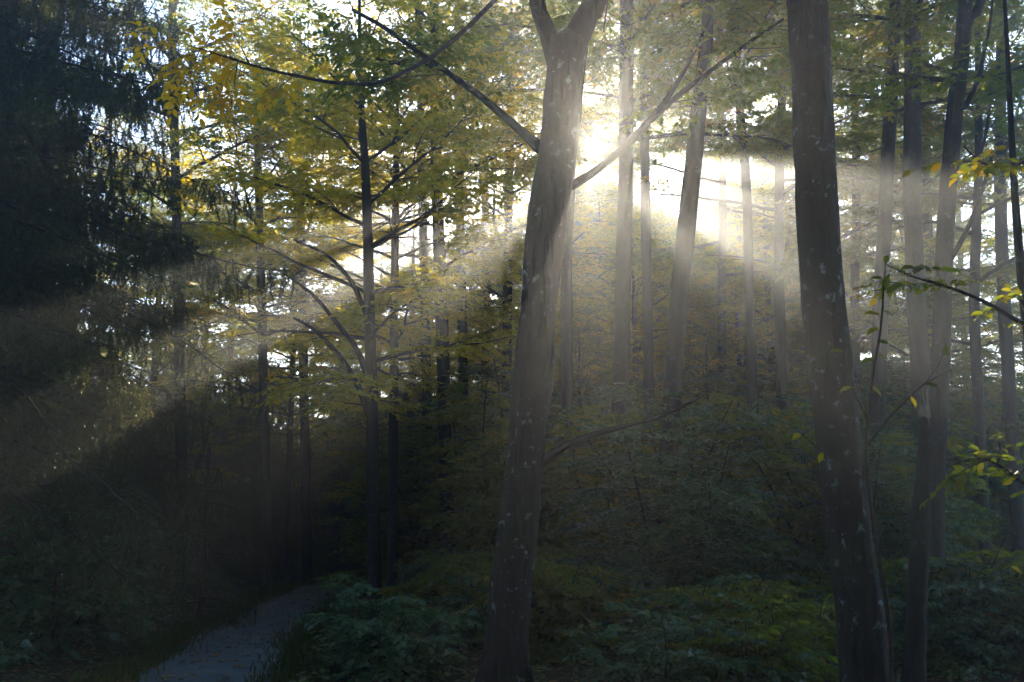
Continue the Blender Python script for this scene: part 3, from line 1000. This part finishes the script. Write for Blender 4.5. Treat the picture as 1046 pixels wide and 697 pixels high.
# ------------------------------------------------------------------ spruces on the left
def spruce(label, loc, H, seed, z0, bough, n_b, trunk_r, hang=(0.25, 0.75), needle=0.15, step=0.11, az_bias=None, group='spruces on the left'):
    r = random.Random(seed)
    root = thing('spruce_tree', label, 'tree', loc, 0, group)
    g = Geo()
    tp, tr_ = resample([(0, 0, -0.1), (0.05, 0.02, H * 0.4), (0, 0.05, H)], [trunk_r, trunk_r * 0.7, 0.03], 0.3)
    tube(g, tp, tr_, 14, knobby(seed, 0.08, 0.0))
    link('trunk', g.mesh('trunk', M['bark_spruce']), root)
    wood = Geo()
    pos, dr_, nm_, sz = [], [], [], []

    def needles(pts, st, size):
        for i in range(len(pts) - 1):
            a, b = pts[i], pts[i + 1]
            m_ = max(1, int((b - a).length / st))
            for k in range(m_):
                pos.append(a.lerp(b, k / m_)); dr_.append((b - a)); nm_.append((r.gauss(0, 1), r.gauss(0, 1), r.gauss(0, 1)))
                sz.append(size * r.uniform(0.8, 1.25))

    kp = SG(Vector(loc))

    def twig_down(p, L):
        if not kp(p)[0]:
            return
        n_ = max(3, int(L / 0.12))
        pts = [p.copy()]
        d = Vector((r.gauss(0, 0.35), r.gauss(0, 0.35), -0.7))
        for k in range(n_):
            d = (d + Vector((r.gauss(0, 0.12), r.gauss(0, 0.12), -0.25))).normalized()
            p = p + d * (L / n_)
            pts.append(p.copy())
        tube(wood, pts, [0.004] * len(pts), 3)
        needles(pts, step, needle)

    a = r.uniform(0, 6.28)
    for k in range(n_b):
        f = (k + r.random()) / n_b
        z = z0 + (H - 0.6 - z0) * f
        a += 2.4 + r.uniform(-0.4, 0.4)
        aa = a if az_bias is None else az_bias(r, a)
        L = bough * (1 - f) ** 0.75 * r.uniform(0.8, 1.1) + 0.4
        d = Vector((math.cos(aa), math.sin(aa), 0.10))
        p = Vector((0, 0, z))
        n_ = max(5, int(L / 0.3))
        pts = [p.copy()]
        for i in range(n_):
            f2 = i / n_
            d = (d + Vector((r.gauss(0, 0.11), r.gauss(0, 0.11), -0.12 + 0.20 * f2))).normalized()
            p = p + d * (L / n_)
            pts.append(p.copy())
        tube(wood, pts, [0.018 * (1 - 0.85 * i / n_) * min(1.5, L / 2.5) + 0.004 for i in range(n_ + 1)], 5)
        # side shoots with hanging twigs
        for i in range(1, n_ + 1):
            dd = (pts[i] - pts[i - 1]).normalized()
            la = dd.cross(Vector((0, 0, 1))).normalized()
            for s_ in (-1, 1):
                if r.random() < 0.05:
                    continue
                sl = r.uniform(0.35, 0.8) * (1.2 - 0.8 * i / n_) * min(1.0, L / 2.5)
                e_ = pts[i] + (dd * 0.6 + la * s_ + Vector((0, 0, -0.15))).normalized() * sl
                mid = (pts[i] + e_) / 2 + Vector((0, 0, 0.04))
                sh = [pts[i], mid, e_]
                tube(wood, sh, [0.008, 0.006, 0.003], 3)
                needles(sh, step, needle)
                for m_ in range(max(1, int(sl / 0.075))):
                    q = mid.lerp(e_, r.random())
                    twig_down(q, r.uniform(*hang) * min(1.0, L / 2.0))
            twig_down(pts[i], r.uniform(*hang) * min(1.0, L / 2.0))
    link('branches', wood.mesh('branches', M['bark_twig']), root)
    g = Geo()
    add_leaves(g, pos, dr_, nm_, sz, kind='tuft')
    link('crown', g.mesh('crown', M['needle']), root)
    return root


spruce('large dark spruce with long hanging curtains of twigs at the left edge', (-7.4, 12.0, 0), 15, 61, 2.4, 4.2, 80, 0.24, hang=(0.15, 0.55), needle=0.19, step=0.10)
spruce('tall spruce behind the large one, its lower curtains lit gold', (-9.2, 16.5, 0), 16, 62, 2.6, 5.0, 80, 0.22, hang=(0.2, 0.65), needle=0.22, step=0.13)
spruce('dense middle spruce with dark overlapping boughs right behind the large one', (-7.6, 15.0, 0), 16, 66, 3.2, 4.4, 46, 0.2, hang=(0.2, 0.6), needle=0.21, step=0.12)
spruce('shadowy spruce closing the dark gap left of the path', (-12.0, 22, 0), 15, 63, 1.2, 4.4, 60, 0.2, hang=(0.2, 0.6), needle=0.26, step=0.16)

# young dark conifers closing the lower left beyond the path
sg = 'young spruces in the dark beyond the path'
ys = spruce('young spruce with bluish needles standing left of the path', (P(207, 560, 17).x, 17, 0), 2.9, 64, 0.15, 1.0, 26, 0.05, hang=(0.1, 0.3), needle=0.11, step=0.09, group=sg)
yd = spruce('dense dark young spruce in the shade beyond the path bend', (-7.5, 29, 0), 7.0, 65, 0.2, 2.2, 70, 0.09, hang=(0.15, 0.5), needle=0.26, step=0.16, group=sg)
for (x, y, s) in [(-10.5, 31, 1.1), (-5.0, 33, 1.0), (-3.0, 30, 0.9), (-13.5, 28, 1.0), (-0.8, 34, 0.95), (-16, 33, 1.15), (-19, 28, 1.1), (-8.9, 25.5, 0.75)]:
    dup(yd, (x, y, 0), rng.uniform(0, 6.28), s)

# ------------------------------------------------------------------ shrubs
def shrub_proto(seed, H, leaf, leafm, n_st=7, near=False, spread=0.6, gap=0.07, twig=0.2, sub=0.3):
    root = thing('shrub', 'proto', 'shrub', (0, 0, 0))
    pl = Plant(seed, leaf=leaf, near=near, gap=gap, twig=twig, sub=sub, droop=0.22)
    r = pl.r
    a = r.uniform(0, 6.28)
    for k in range(n_st):
        a += 2.4
        d = Vector((math.cos(a) * spread * r.uniform(0.2, 1), math.sin(a) * spread * r.uniform(0.2, 1), 1)).normalized()
        p = Vector((math.cos(a) * 0.12, math.sin(a) * 0.12, 0))
        L = H * r.uniform(0.6, 1.05)
        n_ = max(4, int(L / 0.3))
        pts = [p.copy()]; dd = d
        for i in range(n_):
            dd = (dd + Vector((r.gauss(0, .08), r.gauss(0, .08), 0.02))).normalized()
            p = p + dd * L / n_
            pts.append(p.copy())
        tube(pl.wood, pts, [0.022 * (1 - 0.8 * i / n_) * H / 2.5 + 0.003 for i in range(n_ + 1)], 5)
        m_ = max(4, int(L / 0.22))
        b = r.uniform(0, 6.28)
        for j in range(m_):
            f = 0.12 + 0.88 * (j + r.random()) / m_
            i = min(n_ - 1, int(f * n_))
            q = pts[i].lerp(pts[i + 1], f * n_ - i)
            b += 2.4
            pl.branch(q, Vector((math.cos(b), math.sin(b), r.uniform(0.0, 0.45))), H * r.uniform(0.16, 0.36) * (1.15 - 0.6 * f), 0.007, 1, 2, up=Vector((0, 0, 1)))
    link('stems', pl.wood.mesh('stems', M['bark_twig']), root)
    link('foliage', pl.foliage().mesh('foliage', M[leafm]), root)
    return root


def place(protos, lst, lab, group, seed):
    r = random.Random(seed)
    used = set()
    for i, t in enumerate(lst):
        x, y, s = t[:3]
        k = i % len(protos)
        l_ = t[3] if len(t) > 3 else lab
        if k in used:
            o = dup(protos[k], (x, y, 0), r.uniform(0, 6.28), s, l_)
        else:
            o = protos[k]; used.add(k)
            o.location = (x, y, 0); o.rotation_euler = (0, 0, r.uniform(0, 6.28)); o.scale = (s,) * 3
            o['label'] = l_
        o['group'] = group


# tall understory bushes between the trunks
tall = [shrub_proto(401, 4.6, 0.50, 'leaf_green', n_st=8, spread=0.55, gap=0.16, twig=0.24, sub=0.34),
        shrub_proto(402, 5.0, 0.50, 'leaf_dark', n_st=8, spread=0.6, gap=0.16, twig=0.24, sub=0.34),
        shrub_proto(403, 4.2, 0.52, 'leaf_green', n_st=8, spread=0.7, gap=0.16, twig=0.24, sub=0.34)]
tl = []
r = random.Random(12)
for row, (y0, x0, x1, n_, s0) in enumerate([(15.5, 1.2, 6.2, 5, 0.78), (19, -1.0, 8.5, 7, 0.95), (24, -3.0, 13, 9, 1.15), (29, -1, 17, 9, 1.35), (34, -13, 20, 14, 1.35)]):
    for k in range(n_):
        x = x0 + (x1 - x0) * (k + 0.5) / n_ + r.uniform(-0.5, 0.5)
        tl.append((x, y0 + r.uniform(-1.2, 1.2), s0 * r.uniform(0.85, 1.12)))
tl = [t for t in tl if path_dist(t[0], t[1]) > 2.4]
place(tall, tl, 'tall leafy bush filling the understory between the trunks', 'tall bushes of the understory', 3)

eb = [shrub_proto(421, 6.0, 0.50, 'leaf_green', n_st=15, spread=0.55, gap=0.15, twig=0.26, sub=0.34),
      shrub_proto(422, 5.6, 0.50, 'leaf_dark', n_st=15, spread=0.6, gap=0.15, twig=0.26, sub=0.34)]
el_ = [(-16 + 2.05 * k + r.uniform(-.5, .5), 33 + r.uniform(-2, 3.5), r.uniform(0.85, 1.2)) for k in range(20)]
el_ += [(-15 + 3.0 * k + r.uniform(-.5, .5), 40 + r.uniform(-2, 2.5), r.uniform(0.9, 1.25)) for k in range(12)]
el_ = [t for t in el_ if path_dist(t[0], t[1]) > 2.2]
place(eb, el_, 'big dense bush closing the far edge of the wood', 'dense bushes at the far edge', 6)

for k in range(11):  # unseen bushes added in an arc to keep sky light off the trunk fronts
    a = R(-172 + 16.4 * k)
    dup(eb[k % 2], (8.2 * math.cos(a), 7.6 * math.sin(a) - 1.2, 0), r.uniform(0, 6.28), r.uniform(0.9, 1.2), 'big dense bush added behind the viewpoint to block sky light')
for k, (x, y) in enumerate([(-6.5, -2.5), (6.8, -2.0), (-3.0, -7.5), (2.5, -7.8), (-9.5, 1.0), (9.6, 0.5)]):  # unseen spruces added to the arc, shutting out more sky light
    dup(yd, (x, y, 0), r.uniform(0, 6.28), 1.5, 'dense dark spruce added behind or beside the viewpoint to block sky light')

# low dark bushes nearer the viewpoint
low = [shrub_proto(411, 1.5, 0.36, 'leaf_dark', n_st=9, near=True, spread=0.9, gap=0.15, twig=0.17, sub=0.22),
       shrub_proto(412, 1.2, 0.33, 'leaf_dark', n_st=9, near=True, spread=1.0, gap=0.15, twig=0.17, sub=0.22),
       shrub_proto(413, 1.8, 0.36, 'leaf_green', n_st=9, near=True, spread=0.8, gap=0.15, twig=0.17, sub=0.22)]
ll = []
for k in range(60):
    y = r.uniform(8.6, 19)
    x = r.uniform(-0.52 * y - 0.5, 0.55 * y + 0.5)
    if path_dist(x, y) < (1.75 if y < 17 else 2.6) or (x - cbase.x) ** 2 + (y - 10) ** 2 < 0.6:
        continue
    s = r.uniform(0.6, 1.05) if x > -2 else r.uniform(0.8, 1.5)
    if y < 10:
        s *= 0.7
    ll.append((x, y, s))
place(low, ll, 'low dark leafy bush in the shaded undergrowth', 'low bushes of the undergrowth', 4)

# ------------------------------------------------------------------ ground cover, grass, litter
g = Geo()
pos, dr_, nm_, sz = [], [], [], []
r = random.Random(21)
for k in range(2600):
    y = r.uniform(7.0, 26); x = r.uniform(-0.56 * y - 1, 0.58 * y + 1)
    if path_dist(x, y) < 1.15:
        continue
    h = r.uniform(0.06, 0.32)
    z = ground_z(x, y)
    for m_ in range(r.randint(5, 10)):
        a = r.uniform(0, 6.28)
        d = Vector((math.cos(a), math.sin(a), r.uniform(-0.1, 0.35)))
        o_ = r.uniform(0.0, 0.12)
        pos.append((x + d.x * o_, y + d.y * o_, z + h * r.uniform(0.5, 1.1))); dr_.append(d)
        nm_.append((r.gauss(0, .25), r.gauss(0, .25), 1)); sz.append(r.uniform(0.05, 0.11))
add_leaves(g, pos, dr_, nm_, sz, kind='near')
o = link('ground_cover', g.mesh('ground_cover', M['leaf_dark'])); o['kind'] = 'stuff'

g = Geo()
pos, dr_, nm_, sz = [], [], [], []
for k in range(34000):
    i_ = r.randrange(10, len(pc) - 5)
    if pc[i_][1] < 5 or pc[i_][1] > 32:
        continue
    sgn = r.choice((-1, 1))
    w = sgn * (0.76 + abs(r.gauss(0, 0.22)))
    q = pc[i_] + nrm[i_] * w + np.array([r.gauss(0, .15), r.gauss(0, .15), 0])
    pos.append((q[0], q[1], ground_z(q[0], q[1]) - 0.005))
    dr_.append((r.gauss(0, .35), r.gauss(0, .35), 1)); nm_.append((r.gauss(0, 1), r.gauss(0, 1), 0)); sz.append(r.uniform(0.06, 0.2))
add_leaves(g, pos, dr_, nm_, sz, width=0.12)
o = link('verge_grass', g.mesh('verge_grass', M['grass'])); o['kind'] = 'stuff'

g = Geo()
pos, dr_, nm_, sz = [], [], [], []
for k in range(9000):
    if k < 2600:
        i_ = r.randrange(10, len(pc) - 5)
        q = pc[i_] + nrm[i_] * r.uniform(-0.8, 0.8)
        x, y, z = q[0], q[1], 0.022
    else:
        y = r.uniform(6, 24); x = r.uniform(-0.56 * y - 1, 0.58 * y + 1); z = ground_z(x, y) + 0.012
        if path_dist(x, y) < 0.85:
            continue
    a = r.uniform(0, 6.28)
    pos.append((x, y, z)); dr_.append((math.cos(a), math.sin(a), r.uniform(0, .2))); nm_.append((r.gauss(0, .2), r.gauss(0, .2), 1)); sz.append(r.uniform(0.05, 0.105))
add_leaves(g, pos, dr_, nm_, sz, kind='near', width=1.2)
o = link('leaf_litter', g.mesh('leaf_litter', M['litter'])); o['kind'] = 'stuff'

# ------------------------------------------------------------------ right foreground: sapling, leafy young tree, broken snag
D1 = 5.2
sb = Vector((P(905, 640, D1).x, D1, 0))
sap = thing('sapling', 'slender bare sapling with a few large leaves at its tip, beside the thick trunk', 'sapling', sb)
g = Geo()
pp = [(912, 760, 5), (908, 640, 4.6), (893, 540, 4.2), (885, 470, 3.8), (889, 400, 3.4), (899, 340, 2.6), (903, 290, 1.8), (905, 268, 1.2)]
w = [tuple(P(x, y, D1) - sb) for x, y, _ in pp]
w = [(w[0][0], 0, -0.05)] + w
p_, r_ = resample(w, [0.014] + [q[2] * D1 / F / 2 for q in pp], 0.06)
tube(g, p_, r_, 7)
for line in ([(886, 455, 3), (915, 420, 2.2), (945, 392, 1.6), (972, 378, 1)], [(887, 430, 2), (870, 395, 1.5), (862, 360, 1)], [(885, 490, 2.4), (850, 470, 1.6), (815, 440, 1)],
             [(945, 392, 1.4), (960, 370, 1), (966, 350, .8)]):
    a, b = resample([tuple(P(x, y, D1 + 0.1 * k) - sb) for k, (x, y, _) in enumerate(line)], [q[2] * D1 / F / 2 for q in line], 0.06)
    tube(g, a, b, 5)
link('stem', g.mesh('stem', M['bark_twig']), sap)
LV = [(906, 300, 0.75, .55, .11), (903, 298, .2, 1, .10), (900, 318, .9, -.1, .085), (900, 322, -.9, .1, .10), (898, 335, -.8, -.35, .09), (897, 350, .9, .1, .085), (893, 362, .8, -.2, .09),
      (893, 366, -.8, -.3, .085), (905, 270, .2, 1, .07), (889, 395, .7, -.5, .09), (945, 392, .8, -.2, .08), (972, 378, .6, -.8, .08), (966, 352, .2, -1, .075), (862, 360, -.7, .2, .075), (870, 395, -.8, -.3, .07),
      (930, 405, .3, -.8, .07), (818, 443, -.7, -.4, .07), (840, 462, -.3, -.8, .06), (903, 285, -.9, .15, .08)]
rr_ = random.Random(4)
for x, y, a_, b_, sz_ in LV:
    g = Geo()
    add_leaves(g, [P(x, y, D1) - sb], [(a_, rr_.uniform(-.4, .4), b_)], [(rr_.uniform(-.4, .4), -0.7, 0.8)], [sz_], kind='near')
    link('leaf', g.mesh('leaf', M['leaf_yellow' if rr_.random() < 0.35 else 'leaf_green']), sap)

D2 = 6.0
yb = Vector((P(1085, 600, D2).x, D2, 0))
yt = thing('young_tree', 'young tree just off the right edge reaching leafy branches into view', 'tree', yb)
g = Geo()
tube(g, *resample([(0, 0, -0.1), (0.03, 0, 1.5), (-0.04, 0.05, 3.2), (0.0, 0.0, 5.2)], [0.05, 0.042, 0.03, 0.01], 0.2), 10)
link('trunk', g.mesh('trunk', M['bark']), yt)
pl = Plant(91, leaf=0.19, near=True, gap=0.12, twig=0.15, sub=0.22, droop=0.12)
r = pl.r
for line in ([(1080, 345, 6), (1040, 328, 5), (1005, 308, 4), (965, 292, 3), (930, 282, 2), (905, 270, 1.4)],
             [(1082, 510, 5), (1050, 496, 4), (1010, 470, 2.6), (985, 472, 1.4)],
             [(1084, 150, 5), (1050, 165, 4), (1010, 170, 2.6), (985, 150, 1.4)]):
    w = [P(x, y, D2 - 0.12 * k) - yb for k, (x, y, _) in enumerate(line)]
    w = [Vector((0, 0, w[0].z - 0.1))] + w
    a, b = resample([tuple(q) for q in w], [0.02] + [q[2] * D2 / F / 2 for q in line], 0.08)
    tube(pl.wood, a, b, 6)
    n_ = len(a)
    for k in range(6):
        i_ = int((0.3 + 0.7 * (k + r.random()) / 6) * (n_ - 1))
        t_ = Vector(a[min(i_ + 1, n_ - 1)]) - Vector(a[i_ - 1])
        t_.normalize()
        la = t_.cross(Vector((0, 0, 1))) * r.choice((-1, 1))
        pl.branch(Vector(a[i_]), t_ * 0.7 + la * 0.7 + Vector((0, 0, r.uniform(-.5, .3))), r.uniform(0.16, 0.34), 0.004, 2, 2)
link('branches', pl.wood.mesh('branches', M['bark_twig']), yt)
link('crown', pl.foliage().mesh('crown', M['leaf_green']), yt)

# broken snag with a torn pale top
D3 = 9.5
s_pts = [(936, 640, 20), (940, 560, 18), (943, 490, 15), (946, 445, 14), (944, 428, 12)]
P3, rr = px_line(s_pts, D3, 0)
nb = Vector((P3[0][0], D3, 0))
sn = thing('broken_snag', 'broken dead trunk with torn pale wood at its top, right of the thick trunk', 'dead tree', nb)
g = Geo()
a, b = resample(P3, rr, 0.08)
tube(g, a - np.array(nb), b, 18, knobby(12.0, 0.14, 0.0))
link('trunk', g.mesh('trunk', M['bark']), sn)
g = Geo()
top = Vector(a[-1]) - nb
rs_ = random.Random(6)
for k in range(16):
    a_ = rs_.uniform(0, 6.28); rr0 = rs_.uniform(0.01, 0.05)
    q = top + Vector((math.cos(a_) * rr0, math.sin(a_) * rr0, -0.10))
    h_ = rs_.uniform(0.06, 0.16) + 0.16 * (math.cos(a_ - 0.6) > 0.4)
    tube(g, [q, q + Vector((rs_.uniform(-.01, .01), 0, 0.10)), q + Vector((rs_.uniform(-.03, .03), rs_.uniform(-.02, .02), 0.10 + h_))], [0.018, 0.013, 0.002], 4)
link('splintered_top', g.mesh('splintered_top', M['raw_wood'], smooth=False), sn)

# ------------------------------------------------------------------ haze
m, nt, out = mat('morning haze')
pv = N(nt, 'ShaderNodeVolumePrincipled')
pv.inputs['Color'].default_value = (0.86, 0.94, 1.0, 1)
pv.inputs['Density'].default_value = HAZE_DENSITY
pv.inputs['Anisotropy'].default_value = HAZE_G
nt.links.new(pv.outputs[0], out.inputs['Volume'])
x0, x1, y0, y1, z0, z1 = -76, 76, -31, 126, -1.6, 24.0
v = [(x, y, z) for x in (x0, x1) for y in (y0, y1) for z in (z0, z1)]
g = Geo()
g.add(v, None, [(0, 1, 3, 2), (4, 6, 7, 5), (0, 4, 5, 1), (2, 3, 7, 6), (0, 2, 6, 4), (1, 5, 7, 3)])
o = link('haze', g.mesh('haze', m, smooth=False))
o['kind'] = 'stuff'

# ------------------------------------------------------------------ which one is which
MARKS = [(15, 'left edge'), (130, 'hanging spruce twigs'), (215, 'young bluish spruce'), (300, 'far end of the path'), (380, 'yellow green tree'), (450, 'paired trunks'),
         (530, 'forked trunk'), (637, 'first trunk right of the sun'), (683, 'leaning tree'), (766, 'crooked tree'), (862, 'lichened trunk'),
         (945, 'broken snag'), (1032, 'right edge')]
ROWS = ['nearest row', 'second row', 'third row', 'fourth row', 'fifth row', 'back row']


def tell_apart(objs, desc, bins):
    """name each of a kind by the landmark it stands beside and how far back it is"""
    got = {}
    for o in objs:
        q = Vector(o.location) - CAM_P
        if q.y < 3:
            continue
        dp_ = q.y * cp + q.z * sp
        px = 523 + F * q.x / dp_
        if px < -120 or px > 1170:
            o['label'] = desc + ' standing just outside the frame'
            continue
        m_ = min(MARKS, key=lambda t: abs(t[0] - px))
        sd_ = 'just left of' if px < m_[0] - 8 else ('just right of' if px > m_[0] + 8 else 'straight behind')
        if m_[1].endswith('edge'):
            sd_ = 'close to'
        got.setdefault((sd_ + ' the ' + m_[1], ROWS[min(5, sum(q.y > b for b in bins))]), []).append(o)
    for (where, row), l_ in got.items():
        l_.sort(key=lambda o: o.scale[0])
        words = [''] if len(l_) == 1 else (['lower ', 'taller '] if len(l_) == 2 else (['lowest ', 'middling ', 'tallest '] if len(l_) == 3 else
                 ['lowest ', 'second lowest ', 'second tallest ', 'tallest ']))
        for i, o in enumerate(l_):
            o['label'] = words[min(i, len(words) - 1)] + desc + ' ' + where + ', ' + row


def having(txt):
    return [o for o in COL.objects if o.get('label', '').startswith(txt)]


tell_apart(having('tall leafy bush'), 'tall leafy bush', [17, 21.5, 26.5, 31.5])
tell_apart(having('low dark leafy bush'), 'low dark bush', [10.2, 11.8, 13.4, 15, 17])
tell_apart(having('big dense bush closing'), 'big dense far bush', [33, 35, 38, 41])
tell_apart(having('hazy edge tree'), 'hazy edge tree', [28, 31, 35, 38, 42])
tell_apart(having('hazy tree of middling'), 'middling hazy tree', [37, 39.5, 41])
tell_apart(having('low leafy tree filling'), 'low leafy tree', [28])
tell_apart(having('tall hazy tree'), 'tall hazy tree', [40.5])
tell_apart(having('dense dark young spruce'), 'dense dark young spruce', [26, 29, 31, 33])
